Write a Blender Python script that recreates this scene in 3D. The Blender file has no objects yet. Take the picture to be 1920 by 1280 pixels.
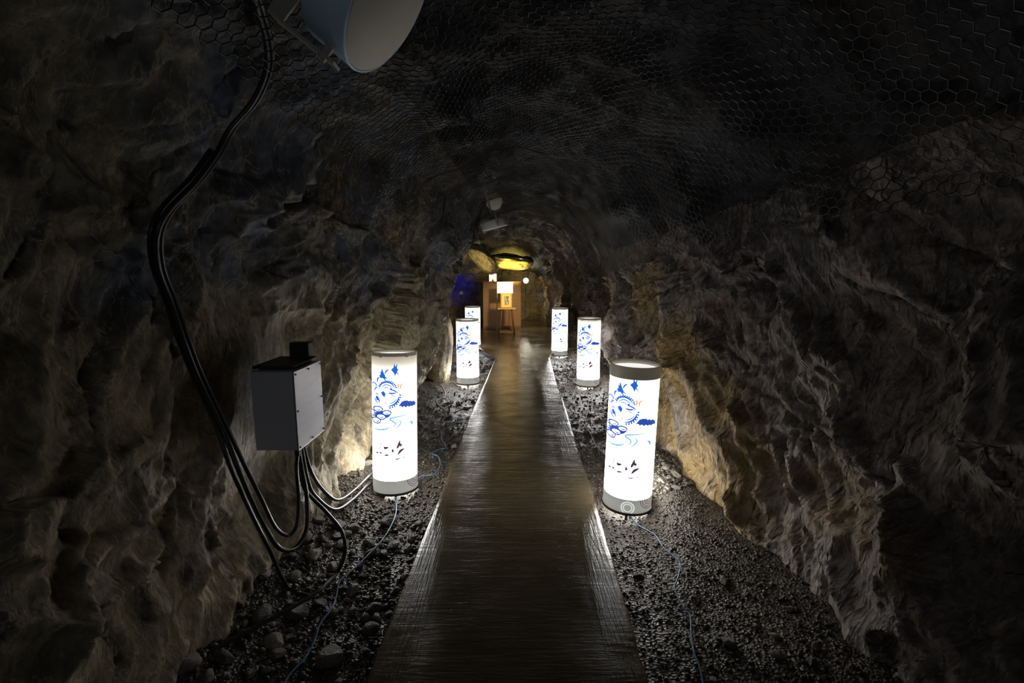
import bpy, math, random
import numpy as np
from mathutils import Vector, Matrix, Euler
from mathutils.bvhtree import BVHTree

random.seed(7)
rng = np.random.default_rng(11)
SC = bpy.context.scene
COL = SC.collection
PI = math.pi

# ------------------------------------------------------------------ camera
FPX = 853.33                      # 16 mm lens on a 36 mm sensor, frame 1920 x 1280
TILT = math.atan(121 / FPX)
CAMP = Vector((0, 0, 1.47))
cam_d = bpy.data.cameras.new('camera')
cam_d.lens = 16.0
cam_d.sensor_width = 36.0
cam_d.clip_start = 0.02
cam = bpy.data.objects.new('camera', cam_d)
cam.location = CAMP
cam.rotation_euler = (PI / 2 - TILT, 0, 0)
COL.objects.link(cam)
SC.camera = cam

def ray(px, py):
    xc, yc = (px - 960) / FPX, -(py - 640) / FPX
    return Vector((xc, math.cos(TILT) + yc * math.sin(TILT), yc * math.cos(TILT) - math.sin(TILT)))
def at(px, py, Y):
    d = ray(px, py); return CAMP + d * (Y / d.y)
def on_z(px, py, z=0.0):
    d = ray(px, py); return CAMP + d * ((z - CAMP.z) / d.z)
def on_x(px, py, x):
    d = ray(px, py); return CAMP + d * (x / d.x)

# ------------------------------------------------------------------ world, exposure, lights
SC.view_settings.view_transform = 'Standard'
SC.view_settings.look = 'None'
SC.view_settings.exposure = 0.0
SC.view_settings.gamma = 1.0
SC.view_settings.use_curve_mapping = False
SC.cycles.use_denoising = True
SC.cycles.pixel_filter_type = 'BLACKMAN_HARRIS'
SC.cycles.filter_width = 1.1
SC.cycles.max_bounces = 5
SC.cycles.diffuse_bounces = 3
SC.cycles.sample_clamp_indirect = 4.0
W = bpy.data.worlds.new('cave_air'); SC.world = W
W.use_nodes = True
W.node_tree.nodes['Background'].inputs[0].default_value = (0.55, 0.65, 1.0, 1)
W.node_tree.nodes['Background'].inputs[1].default_value = 0.0006

def light(name, kind, loc, energy, color, size=0.1, target=None, spot=None, blend=0.6):
    l = bpy.data.lights.new(name, kind); l.energy = energy; l.color = color
    if kind == 'AREA': l.size = size
    else: l.shadow_soft_size = size
    if spot: l.spot_size = math.radians(spot); l.spot_blend = blend
    o = bpy.data.objects.new(name, l); o.location = loc; COL.objects.link(o)
    if target is not None:
        o.rotation_euler = (Vector(target) - Vector(loc)).to_track_quat('-Z', 'Y').to_euler()
    return o

LANTERN_L = 7.0
# gold uplights of the far chamber, its white flood lamp, its blue lamp
light('gold_light', 'SPOT', at(962, 528, 12.25), 190, (1.0, 0.72, 0.13), 0.05, at(958, 496, 12.9), 95, 0.8)
light('gold_light', 'SPOT', at(915, 560, 9.6), 120, (1.0, 0.76, 0.25), 0.05, at(899, 482, 11.3), 30, 0.8)
light('white_light', 'SPOT', at(986, 526, 13.6) + Vector((0, -0.12, 0)), 70, (1.0, 0.93, 0.72), 0.07, (.85, 12.4, .0), 85, 0.8)
light('blue_light', 'SPOT', (-1.25, 13.1, .75), 125, (0.02, 0.03, 1.0), 0.05, (-1.85, 14.8, 1.15), 44, 1.0)
light('partition_fill', 'SPOT', (.35, 10.1, 1.95), 290, (1.0, 0.70, 0.34), 0.1, (-.30, 12.9, .35), 42, 0.8)  # unseen warm spot added to brighten the partition
light('passage_fill', 'SPOT', (.35, 13.9, 1.2), 30, (1.0, 0.85, 0.52), 0.1, (.8, 15.4, .5), 110, 0.8)  # added fill without a fixture, lifts the dark passage beside the partition
# dim light from the tunnel behind the photographer
light('entrance_light', 'AREA', (-0.3, -1.5, 1.5), 1.9, (0.78, 0.87, 1.0), 0.8, (-.3, 2.0, 1.5))

# ------------------------------------------------------------------ noise
def _h(ix, iy, iz, s):
    h = (ix.astype(np.int64) * 374761393 + iy.astype(np.int64) * 668265263 + iz.astype(np.int64) * 2147483647 + s * 974634777) & 0xFFFFFFFF
    h = ((h ^ (h >> 13)) * 1274126177) & 0xFFFFFFFF
    h = ((h ^ (h >> 16)) * 2246822519) & 0xFFFFFFFF
    return (h ^ (h >> 15)) & 0xFFFFFFFF
def r01(ix, iy, iz, s): return _h(ix, iy, iz, s) / 4294967296.0
def gnoise(P, s=0):
    P = np.asarray(P, float); I = np.floor(P).astype(np.int64); F = P - I
    U = F * F * F * (F * (F * 6 - 15) + 10)
    out = 0
    for dx in (0, 1):
        for dy in (0, 1):
            for dz in (0, 1):
                ix, iy, iz = I[:, 0] + dx, I[:, 1] + dy, I[:, 2] + dz
                g = (r01(ix, iy, iz, s) * 2 - 1) * (F[:, 0] - dx) + (r01(ix, iy, iz, s + 91) * 2 - 1) * (F[:, 1] - dy) + (r01(ix, iy, iz, s + 173) * 2 - 1) * (F[:, 2] - dz)
                w = (U[:, 0] if dx else 1 - U[:, 0]) * (U[:, 1] if dy else 1 - U[:, 1]) * (U[:, 2] if dz else 1 - U[:, 2])
                out = out + g * w
    return out * 1.3
def fbm(P, o=4, s=0, g=0.5):
    a, r = 1.0, 0
    for k in range(o):
        r = r + a * gnoise(P * 2 ** k, s + k * 17); a *= g
    return r
def facets(P, s=0, tilt=1.0):
    """cellular pieces, each a tilted plane: broken-rock faces; returns height and crease distance"""
    I = np.floor(P).astype(np.int64)
    d1 = np.full(len(P), 9.0); d2 = d1.copy(); h = np.full(len(P), -9.0)
    for dx in (-1, 0, 1):
        for dy in (-1, 0, 1):
            for dz in (-1, 0, 1):
                ix, iy, iz = I[:, 0] + dx, I[:, 1] + dy, I[:, 2] + dz
                c = np.stack([ix + r01(ix, iy, iz, s), iy + r01(ix, iy, iz, s + 1), iz + r01(ix, iy, iz, s + 2)], 1)
                v = P - c
                d = (v * v).sum(1)
                hh = (r01(ix, iy, iz, s + 3) - 0.5) * .8 - .75 * d + .9 * tilt * ((r01(ix, iy, iz, s + 4) * 2 - 1) * v[:, 0] + (r01(ix, iy, iz, s + 5) * 2 - 1) * v[:, 1] + (r01(ix, iy, iz, s + 6) * 2 - 1) * v[:, 2])
                m = d < d1
                d2 = np.where(m, d1, np.minimum(d2, d)); h = np.maximum(h, hh); d1 = np.where(m, d, d1)
    return .25 - h, np.sqrt(d2) - np.sqrt(d1)
def sstep(x, a, b):
    t = np.clip((x - a) / (b - a), 0, 1); return t * t * (3 - 2 * t)

# ------------------------------------------------------------------ mesh helpers
def link(name, me, mat=None, parent=None, smooth=False, **props):
    if mat is not None: me.materials.append(mat)
    if smooth:
        me.polygons.foreach_set('use_smooth', [True] * len(me.polygons))
    o = bpy.data.objects.new(name, me); COL.objects.link(o)
    if parent is not None: o.parent = parent
    for k, v in props.items(): o[k] = v
    return o
def mesh_np(name, V, F):
    """V (n,3); F (m,3|4) int arrays"""
    V = np.asarray(V, np.float32); F = np.asarray(F, np.int32)
    me = bpy.data.meshes.new(name)
    me.vertices.add(len(V)); me.vertices.foreach_set('co', V.ravel())
    k = F.shape[1]
    me.loops.add(F.size); me.loops.foreach_set('vertex_index', F.ravel())
    me.polygons.add(len(F)); me.polygons.foreach_set('loop_start', np.arange(0, F.size, k, dtype=np.int32))
    me.update(calc_edges=True); me.validate()
    return me
def grid_faces(nu, nv, flip=False):
    i = np.arange(nu - 1)[:, None] * nv + np.arange(nv - 1)[None, :]
    i = i.ravel()
    f = np.stack([i, i + 1, i + nv + 1, i + nv], 1)
    return f[:, ::-1] if flip else f
class MB:
    """collects simple solids into one mesh"""
    def __init__(s): s.v = []; s.f = []
    def add(s, vs, fs):
        b = len(s.v); s.v += [tuple(v) for v in vs]; s.f += [tuple(i + b for i in f) for f in fs]; return s
    def box(s, c, d, rot=None, bev=0.0):
        c = Vector(c); hx, hy, hz = d[0] / 2, d[1] / 2, d[2] / 2
        R = Euler(rot).to_matrix() if rot else Matrix.Identity(3)
        b = min(bev, hx * .9, hy * .9, hz * .9)
        if b <= 0:
            vs = [c + R @ Vector((x * hx, y * hy, z * hz)) for x in (-1, 1) for y in (-1, 1) for z in (-1, 1)]
            return s.add(vs, [(0, 1, 3, 2), (4, 6, 7, 5), (0, 4, 5, 1), (2, 3, 7, 6), (0, 2, 6, 4), (1, 5, 7, 3)])
        import bmesh
        bm = bmesh.new(); bmesh.ops.create_cube(bm, size=1)
        for v in bm.verts: v.co = Vector((v.co.x * d[0], v.co.y * d[1], v.co.z * d[2]))
        bmesh.ops.bevel(bm, geom=bm.edges[:], offset=b, segments=2, affect='EDGES', profile=0.5)
        vs = [c + R @ v.co for v in bm.verts]; fs = [[v.index for v in f.verts] for f in bm.faces]
        bm.free(); return s.add(vs, fs)
    def bar(s, a, b, w, h=None, n=4, taper=1.0):
        a, b = Vector(a), Vector(b); h = h or w
        q = (b - a).to_track_quat('Z', 'Y'); vs = []
        for k, p in enumerate((a, b)):
            t = taper if k else 1.0
            for i in range(n):
                g = 2 * PI * (i + .5) / n; m = math.sqrt(2) if n == 4 else 1
                vs.append(p + q @ Vector((math.cos(g) * w / 2 * m * t, math.sin(g) * h / 2 * m * t, 0)))
        fs = [(i, (i + 1) % n, n + (i + 1) % n, n + i) for i in range(n)] + [tuple(range(n))[::-1], tuple(range(n, 2 * n))]
        return s.add(vs, fs)
    def lathe(s, prof, n=48, close=False, M=None):
        """prof: (radius, z) list"""
        vs = []; fs = []
        for r, z in prof:
            for i in range(n):
                g = 2 * PI * i / n; p = Vector((r * math.cos(g), r * math.sin(g), z)); vs.append(M @ p if M else p)
        for k in range(len(prof) - 1):
            for i in range(n):
                j = (i + 1) % n; fs.append((k * n + i, k * n + j, (k + 1) * n + j, (k + 1) * n + i))
        if close:
            k = len(prof) - 1
            for i in range(n): fs.append((k * n + i, k * n + (i + 1) % n, (i + 1) % n, i))
        return s.add(vs, fs)
    def build(s, name, mat, parent=None, smooth=False, **props):
        me = bpy.data.meshes.new(name); me.from_pydata([tuple(v) for v in s.v], [], s.f); me.update()
        return link(name, me, mat, parent, smooth, **props)
def empty(name, loc, label, cat, group=None, rot=(0, 0, 0)):
    o = bpy.data.objects.new(name, None); o.location = loc; o.rotation_euler = rot; o.empty_display_size = .1
    COL.objects.link(o); o['label'] = label; o['category'] = cat
    if group: o['group'] = group
    return o
def tag(o, label, cat, group=None, kind=None):
    o['label'] = label; o['category'] = cat
    if group: o['group'] = group
    if kind: o['kind'] = kind
    return o
def smooth_path(pts, sub=8):
    pts = [Vector(p) for p in pts]; out = []
    P = [pts[0] * 2 - pts[1]] + pts + [pts[-1] * 2 - pts[-2]]
    for i in range(1, len(P) - 2):
        a, b, c, d = P[i - 1], P[i], P[i + 1], P[i + 2]
        for k in range(sub):
            t = k / sub
            out.append(0.5 * ((2 * b) + (c - a) * t + (2 * a - 5 * b + 4 * c - d) * t * t + (3 * b - 3 * c + d - a) * t ** 3))
    out.append(pts[-1]); return out
def tube_mesh(name, pts, r, n=8):
    pts = [Vector(p) for p in pts]; V = []; F = []
    a = None
    for i, p in enumerate(pts):
        t = (pts[min(i + 1, len(pts) - 1)] - pts[max(i - 1, 0)]).normalized()
        if a is None: a = t.orthogonal()
        a = a - t * a.dot(t); a.normalize(); b = t.cross(a)
        for k in range(n):
            g = 2 * PI * k / n; V.append(p + a * math.cos(g) * r + b * math.sin(g) * r)
    for i in range(len(pts) - 1):
        for k in range(n):
            j = (k + 1) % n; F.append((i * n + k, i * n + j, (i + 1) * n + j, (i + 1) * n + k))
    me = bpy.data.meshes.new(name)
    me.from_pydata([tuple(v) for v in V], [], F + [tuple(range(n))[::-1], tuple(range((len(pts) - 1) * n, len(pts) * n))]); me.update()
    return me

# ------------------------------------------------------------------ materials
def mat(name, color=(.5, .5, .5), rough=.6, metal=0.0, spec=.5, emit=None, strength=0.0):
    m = bpy.data.materials.new(name); m.use_nodes = True
    b = m.node_tree.nodes['Principled BSDF']
    b.inputs['Base Color'].default_value = (*color, 1); b.inputs['Roughness'].default_value = rough
    b.inputs['Metallic'].default_value = metal; b.inputs['Specular IOR Level'].default_value = spec
    if emit: b.inputs['Emission Color'].default_value = (*emit, 1); b.inputs['Emission Strength'].default_value = strength
    return m
class NT:
    def __init__(s, m): s.t = m.node_tree; s.b = s.t.nodes['Principled BSDF']
    def n(s, k, **kw):
        x = s.t.nodes.new(k)
        for a, v in kw.items(): setattr(x, a, v)
        return x
    def l(s, a, b): s.t.links.new(a, b)
    def coords(s, scale=(1, 1, 1), rot=(0, 0, 0), kind='Object'):
        tc = s.n('ShaderNodeTexCoord'); mp = s.n('ShaderNodeMapping')
        mp.inputs['Scale'].default_value = scale; mp.inputs['Rotation'].default_value = rot
        s.l(tc.outputs[kind], mp.inputs['Vector']); return mp.outputs[0]
    def noise(s, vec, scale, detail=6, rough=.6, dist=0.0):
        x = s.n('ShaderNodeTexNoise'); x.inputs['Scale'].default_value = scale; x.inputs['Detail'].default_value = detail
        x.inputs['Roughness'].default_value = rough; x.inputs['Distortion'].default_value = dist
        s.l(vec, x.inputs['Vector']); return x.outputs['Fac']
    def ramp(s, fac, stops):
        x = s.n('ShaderNodeValToRGB'); e = x.color_ramp.elements
        while len(e) < len(stops): e.new(.5)
        for i, (p, c) in enumerate(stops):
            e[i].position = p; e[i].color = (*c, 1) if len(c) == 3 else c
        s.l(fac, x.inputs[0]); return x.outputs[0]
    def mix(s, fac, a, b, mode='MIX'):
        x = s.n('ShaderNodeMix', data_type='RGBA', blend_type=mode)
        for sock, v in ((x.inputs[0], fac), (x.inputs[6], a), (x.inputs[7], b)):
            if isinstance(v, (int, float)): sock.default_value = v
            elif isinstance(v, tuple): sock.default_value = (*v, 1)
            else: s.l(v, sock)
        return x.outputs[2]
    def math(s, op, a, b=0.0):
        x = s.n('ShaderNodeMath', operation=op)
        for sock, v in ((x.inputs[0], a), (x.inputs[1], b)):
            if isinstance(v, (int, float)): sock.default_value = v
            else: s.l(v, sock)
        return x.outputs[0]
    def bump(s, h, strength, dist, prev=None):
        x = s.n('ShaderNodeBump'); x.inputs['Strength'].default_value = strength; x.inputs['Distance'].default_value = dist
        s.l(h, x.inputs['Height'])
        if prev is not None: s.l(prev, x.inputs['Normal'])
        s.l(x.outputs[0], s.b.inputs['Normal']); return x.outputs[0]

def rock_mat(name, tan, dark, blue, red, rough=.48, gold=None, chip=.38):
    m = mat(name, tan, rough); N = NT(m)
    v = N.coords()
    st = N.coords((1.0, 2.6, 0.9), (math.radians(-37), 0, 0))
    big = N.noise(v, 1.1, 4, .55, .6)
    sz = N.n('ShaderNodeSeparateXYZ'); N.l(v, sz.inputs[0])
    hi = N.ramp(N.math('ADD', N.math('MULTIPLY', sz.outputs[2], .4), N.math('MULTIPLY', big, .3)), [(.63, (0, 0, 0)), (.73, (1, 1, 1))])
    c = N.mix(N.math('MULTIPLY', N.ramp(big, [(.36, (0, 0, 0)), (.52, (1, 1, 1))]), hi), tan, blue)
    mid = N.noise(st, 3.2, 8, .66, .8)
    c = N.mix(N.ramp(mid, [(.36, (1, 1, 1)), (.56, (0, 0, 0))]), c, dark)
    rd = N.noise(v, 2.3, 5, .6, 1.0)
    c = N.mix(N.ramp(rd, [(.60, (0, 0, 0)), (.74, (.75, .75, .75))]), c, red)
    if gold:
        gd = N.noise(v, 0.9, 3, .5)
        c = N.mix(N.ramp(gd, [(.47, (0, 0, 0)), (.58, (1, 1, 1))]), c, gold)
    fine = N.noise(v, 26, 8, .7)
    c = N.mix(.75, c, N.ramp(fine, [(.28, (.35, .35, .35)), (.72, (1.5, 1.5, 1.5))]), 'MULTIPLY')
    # pale mineral veins
    vn = N.noise(st, 2.0, 9, .62, 1.6)
    ridge = N.math('ABSOLUTE', N.math('SUBTRACT', vn, .5))
    c = N.mix(N.ramp(ridge, [(.0, (.55, .55, .55)), (.014, (0, 0, 0))]), c, tuple(min(1, x * 1.7) for x in tan))
    if gold:   # smooth brown recess past the second lantern, its shade painted into the colour
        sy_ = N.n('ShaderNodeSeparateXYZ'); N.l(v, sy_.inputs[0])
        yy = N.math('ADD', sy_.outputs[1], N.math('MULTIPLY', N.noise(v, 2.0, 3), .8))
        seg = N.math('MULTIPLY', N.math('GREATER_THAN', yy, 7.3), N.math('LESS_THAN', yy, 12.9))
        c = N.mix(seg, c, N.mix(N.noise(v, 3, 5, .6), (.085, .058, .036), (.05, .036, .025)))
    N.l(c, N.b.inputs['Base Color'])
    N.l(N.ramp(N.noise(v, 5, 5, .6), [(.35, (.26, .26, .26)), (.6, (.62, .62, .62))]), N.b.inputs['Roughness'])
    b1 = N.bump(N.noise(st, 9, 10, .72, .4), .8, .035)
    # broken angular chips: cellular relief on distorted coordinates
    wob = N.n('ShaderNodeTexNoise'); wob.inputs['Scale'].default_value = 7; wob.inputs['Detail'].default_value = 4; N.l(st, wob.inputs['Vector'])
    for sc_, ds_, sg_ in ((7.5, .045, chip), (21, .016, chip)):
        wv_ = N.n('ShaderNodeVectorMath', operation='MULTIPLY_ADD'); N.l(wob.outputs['Color'], wv_.inputs[0]); wv_.inputs[1].default_value = (.12, .12, .12); N.l(st, wv_.inputs[2])
        vo_ = N.n('ShaderNodeTexVoronoi'); vo_.inputs['Scale'].default_value = sc_; N.l(wv_.outputs[0], vo_.inputs['Vector'])
        b1 = N.bump(vo_.outputs['Distance'], sg_, ds_, b1)
    N.bump(N.noise(v, 60, 6, .7), .55, .008, b1)
    return m
M_ROCKL = rock_mat('rock_left', (.46, .38, .24), (.13, .11, .08), (.17, .20, .26), (.16, .085, .055))
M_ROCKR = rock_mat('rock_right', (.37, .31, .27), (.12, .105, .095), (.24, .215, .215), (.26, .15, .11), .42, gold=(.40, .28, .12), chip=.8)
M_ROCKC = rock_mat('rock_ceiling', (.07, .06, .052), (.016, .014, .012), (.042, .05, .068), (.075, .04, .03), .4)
M_LEDGE = rock_mat('rock_ledge', (.42, .34, .18), (.20, .16, .08), (.3, .27, .2), (.3, .2, .1), .5)

# ------------------------------------------------------------------ tunnel shell
ST = {  # depth: 11 profile points (x, z), left foot over the roof to right foot
 -2.0: [(-1.35,-.15),(-1.50,.5),(-1.62,1.25),(-1.45,1.95),(-.90,2.5),(0,2.75),(.9,2.6),(1.6,2.1),(1.9,1.35),(1.75,.6),(1.60,-.15)],
 1.2: [(-1.28,-.15),(-1.36,.5),(-1.42,1.25),(-1.30,1.9),(-.80,2.42),(0,2.65),(.85,2.5),(1.50,2.0),(1.72,1.35),(1.66,.6),(1.50,-.15)],
 2.1: [(-1.25,-.15),(-1.30,.5),(-1.28,1.25),(-1.18,1.9),(-.72,2.40),(0,2.6),(.80,2.45),(1.36,1.9),(1.55,1.3),(1.52,.6),(1.40,-.15)],
 3.0: [(-1.24,-.15),(-1.22,.5),(-1.16,1.25),(-1.08,1.9),(-.65,2.38),(0,2.6),(.72,2.42),(1.22,1.85),(1.40,1.2),(1.34,.6),(1.20,-.15)],
 3.7: [(-1.18,-.15),(-1.15,.5),(-1.06,1.25),(-.98,1.9),(-.62,2.36),(.02,2.6),(.70,2.4),(1.18,1.8),(1.28,1.2),(1.22,.6),(1.16,-.15)],
 4.8: [(-1.24,-.15),(-1.14,.5),(-.98,1.2),(-.82,1.85),(-.55,2.36),(.05,2.62),(.70,2.42),(1.20,1.8),(1.34,1.2),(1.36,.6),(1.34,-.15)],
 5.9: [(-1.22,-.15),(-1.08,.5),(-.84,1.15),(-.66,1.75),(-.46,2.4),(.08,2.66),(.72,2.46),(1.24,1.85),(1.44,1.2),(1.46,.6),(1.44,-.15)],
 6.6: [(-1.28,-.15),(-1.2,.5),(-1.1,1.15),(-.90,1.75),(-.58,2.4),(.08,2.7),(.76,2.5),(1.28,1.85),(1.46,1.2),(1.48,.6),(1.46,-.15)],
 7.6: [(-2.2,-.15),(-2.3,.5),(-2.2,1.15),(-1.7,1.85),(-.8,2.4),(.08,2.7),(.85,2.5),(1.45,1.85),(1.62,1.2),(1.62,.6),(1.6,-.15)],
 10.0: [(-2.6,-.15),(-2.7,.5),(-2.6,1.15),(-2.1,1.9),(-1.0,2.4),(.1,2.6),(.85,2.4),(1.42,1.8),(1.6,1.2),(1.6,.6),(1.55,-.15)],
 12.2: [(-2.4,-.15),(-2.5,.5),(-2.4,1.15),(-2.0,1.9),(-1.0,2.2),(.1,2.3),(.75,2.1),(1.2,1.7),(1.4,1.2),(1.35,.6),(1.3,-.15)],
 13.4: [(-2.2,-.15),(-2.3,.5),(-2.2,1.1),(-1.8,1.6),(-1.0,1.75),(.0,1.8),(.6,1.75),(1.0,1.5),(1.25,1.1),(1.22,.6),(1.2,-.15)],
 17.0: [(-2.0,-.15),(-2.1,.5),(-2.0,1.1),(-1.6,1.6),(-1.0,1.8),(.0,1.85),(.45,1.75),(.8,1.5),(1.0,1.1),(1.0,.6),(.95,-.15)]}
SY = np.array(sorted(ST)); SP = np.array([ST[y] for y in SY])      # (k, 11, 2)
def prof(t, Y):
    """smooth loop surface, t in 0..10, Y depth -> x, z, and inward normal"""
    t = np.asarray(t, float); Y = np.asarray(Y, float)
    k = np.clip(np.searchsorted(SY, Y) - 1, 0, len(SY) - 2)
    w = np.clip((Y - SY[k]) / (SY[k + 1] - SY[k]), 0, 1)
    i = np.clip(np.floor(t).astype(int), 0, 9); f = t - i
    def ctl(j):
        j = np.clip(j, 0, 10)[...]; return SP[k, j] * (1 - w)[:, None] + SP[k + 1, j] * w[:, None]
    p0, p1, p2, p3 = ctl(i - 1), ctl(i), ctl(i + 1), ctl(i + 2); f = f[:, None]
    p = .5 * (2 * p1 + (p2 - p0) * f + (2 * p0 - 5 * p1 + 4 * p2 - p3) * f ** 2 + (3 * p1 - 3 * p2 + p3 - p0) * f ** 3)
    d = .5 * ((p2 - p0) + 2 * (2 * p0 - 5 * p1 + 4 * p2 - p3) * f + 3 * (3 * p1 - 3 * p2 + p3 - p0) * f ** 2)
    d /= np.linalg.norm(d, axis=1)[:, None] + 1e-9
    n = np.stack([d[:, 1], -d[:, 0]], 1)
    return p, n
E1 = np.array([0, .50, .866]); E2 = np.array([0, .866, -.50])
def low_disp(P):
    a, b = P @ E1, P @ E2
    Q = np.stack([P[:, 0] * .8, a * .45, b * 1.3], 1)
    return .10 * fbm(P * .8, 3, 5) + .10 * fbm(Q * 1.0, 3, 40)
def high_disp(P, amp):
    a, b = P @ E1, P @ E2
    Wp = np.stack([fbm(P * 1.7, 2, 60), fbm(P * 1.7, 2, 61), fbm(P * 1.7, 2, 62)], 1) * .35
    Q = np.stack([P[:, 0] * 1.2, a * .9, b * 2.2], 1) + Wp
    h1, c1 = facets(Q * 1.5, 7, 1.0)
    h2, c2 = facets(Q * 4.2 + Wp * 2, 27, 1.0)
    h3, c3 = facets(Q * 11, 47, 1.0)
    r = 1 - np.abs(gnoise(Q * np.array([2, 1.0, 3.2]), 81)) * 2.2
    crack = -.022 * np.exp(-(c1 / .03) ** 2) - .008 * np.exp(-(c2 / .06) ** 2)
    return (h1 * .26 + h2 * .085 + h3 * .026 + .008 * r ** 2 + .010 * fbm(P * 16, 3, 95)) * amp + crack
BOX_Y, BOX_Z = 2.17, .88
def shell_point(t, Y, full=True, hi=1.0):
    p, n = prof(t, Y)
    P = np.stack([p[:, 0], Y, p[:, 1]], 1)
    D = low_disp(P)
    if full:
        ramp = np.interp(t, [0, 3, 4, 6.5, 7.6, 10], [1, 1, .6, .6, 1, 1])
        # right wall: extra ribbed rock between the lantern and the camera
        D = D + high_disp(P, ramp * hi)
        rib = sstep(t, 7.2, 7.8) * sstep(Y, 1.6, 2.1) * (1 - sstep(Y, 2.9, 3.3))
        D = D + rib * .03 * (1 - np.abs(gnoise(np.stack([P[:, 0] * 2, (P @ E1) * 3, (P @ E2) * 13], 1), 131)) * 2.4)
    # recess of the junction box and the foot clearances
    m = np.exp(-((Y - BOX_Y) / .30) ** 4 - ((p[:, 1] - BOX_Z) / .46) ** 4) * (t < 4)
    D = D * (1 - m) + .04 * m
    foot = np.clip(1 - (p[:, 1]) / .5, 0, 1)
    D = D * (1 - .35 * foot)
    D = np.clip(D, -.35, .26)
    X = p + n * D[:, None]
    return np.stack([X[:, 0], Y, X[:, 1]], 1)
def ysamples(a, b, fine):
    ys = [a]
    while ys[-1] < b: ys.append(ys[-1] + (fine if ys[-1] > .5 else fine * 2) * max(1, (ys[-1] / 4.0)))
    return np.array(ys)
def shell(name, t0, t1, nt, ys, material):
    T, Y = np.meshgrid(np.linspace(t0, t1, nt), ys, indexing='ij')
    P = shell_point(T.ravel(), Y.ravel())
    me = mesh_np(name, P, grid_faces(nt, len(ys)))
    return link(name, me, material, smooth=True, kind='structure'), P, grid_faces(nt, len(ys))
YS = ysamples(-2.0, 17.0, .0125)
YC = ysamples(-2.0, 17.0, .03)
wl, WLP, WLF = shell('wall_left', 0, 4.2, 300, YS, M_ROCKL)
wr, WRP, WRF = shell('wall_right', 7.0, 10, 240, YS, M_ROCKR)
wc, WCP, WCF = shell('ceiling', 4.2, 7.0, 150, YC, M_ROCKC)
def bvh(P, F): return BVHTree.FromPolygons([tuple(p) for p in P], [tuple(f) for f in F.tolist()])
BL, BR = bvh(WLP, WLF), bvh(WRP, WRF)
def hit(b, px, py, off=.03, fallback=2.0):
    d = ray(px, py).normalized(); h = b.ray_cast(CAMP, d)
    return (h[0] - d * off) if h[0] else CAMP + d * fallback

# end walls
def end_wall(name, Y, x0, x1, z0, z1, sgn, material):
    nx, nz = 90, 60
    X, Z = np.meshgrid(np.linspace(x0, x1, nx), np.linspace(z0, z1, nz), indexing='ij')
    P = np.stack([X.ravel(), np.full(X.size, Y), Z.ravel()], 1)
    P[:, 1] += sgn * (low_disp(P) + high_disp(P, 1.0))
    link(name, mesh_np(name, P, grid_faces(nx, nz)), material, smooth=False, kind='structure')
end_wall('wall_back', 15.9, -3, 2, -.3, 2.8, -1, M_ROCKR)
end_wall('wall_front', -1.95, -2.2, 2.4, -.3, 3.2, 1, M_ROCKL)

# ------------------------------------------------------------------ floor: rubble bed, walkway slab, chamber floor
LEFT_E = [(-.62, -1.9), (-.58, 0.0), (-.535, 1.6)]
for px, py in ((735, 1150), (783, 1030), (822, 935), (868, 810), (905, 725), (929, 671)):
    p = on_z(px, py); LEFT_E.append((p.x, p.y))
RIGHT_E = [(.52, -1.9), (.50, 0.0), (.505, 1.6)]
for px, py in ((1188, 1180), (1158, 1080), (1121, 950), (1090, 860), (1063, 770), (1042, 710), (1029, 664)):
    p = on_z(px, py); RIGHT_E.append((p.x, p.y))
LEFT_E.sort(key=lambda q: q[1]); RIGHT_E.sort(key=lambda q: q[1])
def edge(E, y): return np.interp(y, [q[1] for q in E], [q[0] for q in E])
Y_END = LEFT_E[-1][1]
cl = on_z(897, 652); cr = on_z(1020, 640)

def ground_z(x, y):
    P = np.stack([x, y, np.zeros_like(x)], 1)
    l, r = edge(LEFT_E, y), edge(RIGHT_E, y)
    side = np.where(x < 0, l - x, x - r)
    base = -.085 + .10 * sstep(side, .25, .9)
    heap = .17 * np.exp(-((x - 1.12) / .22) ** 2 - ((y - 3.3) / .55) ** 2) + .08 * np.exp(-((x + 1.2) / .25) ** 2 - ((y - 3.6) / .7) ** 2)
    return base + heap + .022 * fbm(P * 2.2, 3, 300) + .010 * fbm(P * 9, 3, 320)
gx, gy = np.linspace(-2.9, 2.1, 330), np.concatenate([np.arange(-1.9, 5, .016), np.arange(5, 9.3, .03), [9.5, 10, 12, 16.5]])
GX, GY = np.meshgrid(gx, gy, indexing='ij')
gz = ground_z(GX.ravel(), GY.ravel())
inside = (GX.ravel() > edge(LEFT_E, GY.ravel()) + .03) & (GX.ravel() < edge(RIGHT_E, GY.ravel()) - .03)
gz = np.where(inside | (GY.ravel() > 9.6), -.14, gz)
m = mat('rubble_bed', (.10, .085, .07), .5); N = NT(m); v = N.coords()
c = N.mix(N.noise(v, 2.0, 4), (.10, .075, .052), (.04, .034, .028))
c = N.mix(.8, c, N.ramp(N.noise(v, 60, 6, .7), [(.3, (.3, .3, .3)), (.7, (1.5, 1.5, 1.5))]), 'MULTIPLY')
N.l(c, N.b.inputs['Base Color'])
N.l(N.ramp(N.noise(v, 8, 4), [(.35, (.22, .22, .22)), (.65, (.6, .6, .6))]), N.b.inputs['Roughness'])
vo = N.n('ShaderNodeTexVoronoi'); vo.inputs['Scale'].default_value = 75; N.l(v, vo.inputs['Vector'])
b1 = N.bump(vo.outputs['Distance'], .9, .012); N.bump(N.noise(v, 120, 5, .7), .6, .006, b1)
fl = link('floor', mesh_np('floor', np.stack([GX.ravel(), GY.ravel(), gz], 1), grid_faces(len(gx), len(gy), True)), m, smooth=True, kind='structure')

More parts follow.
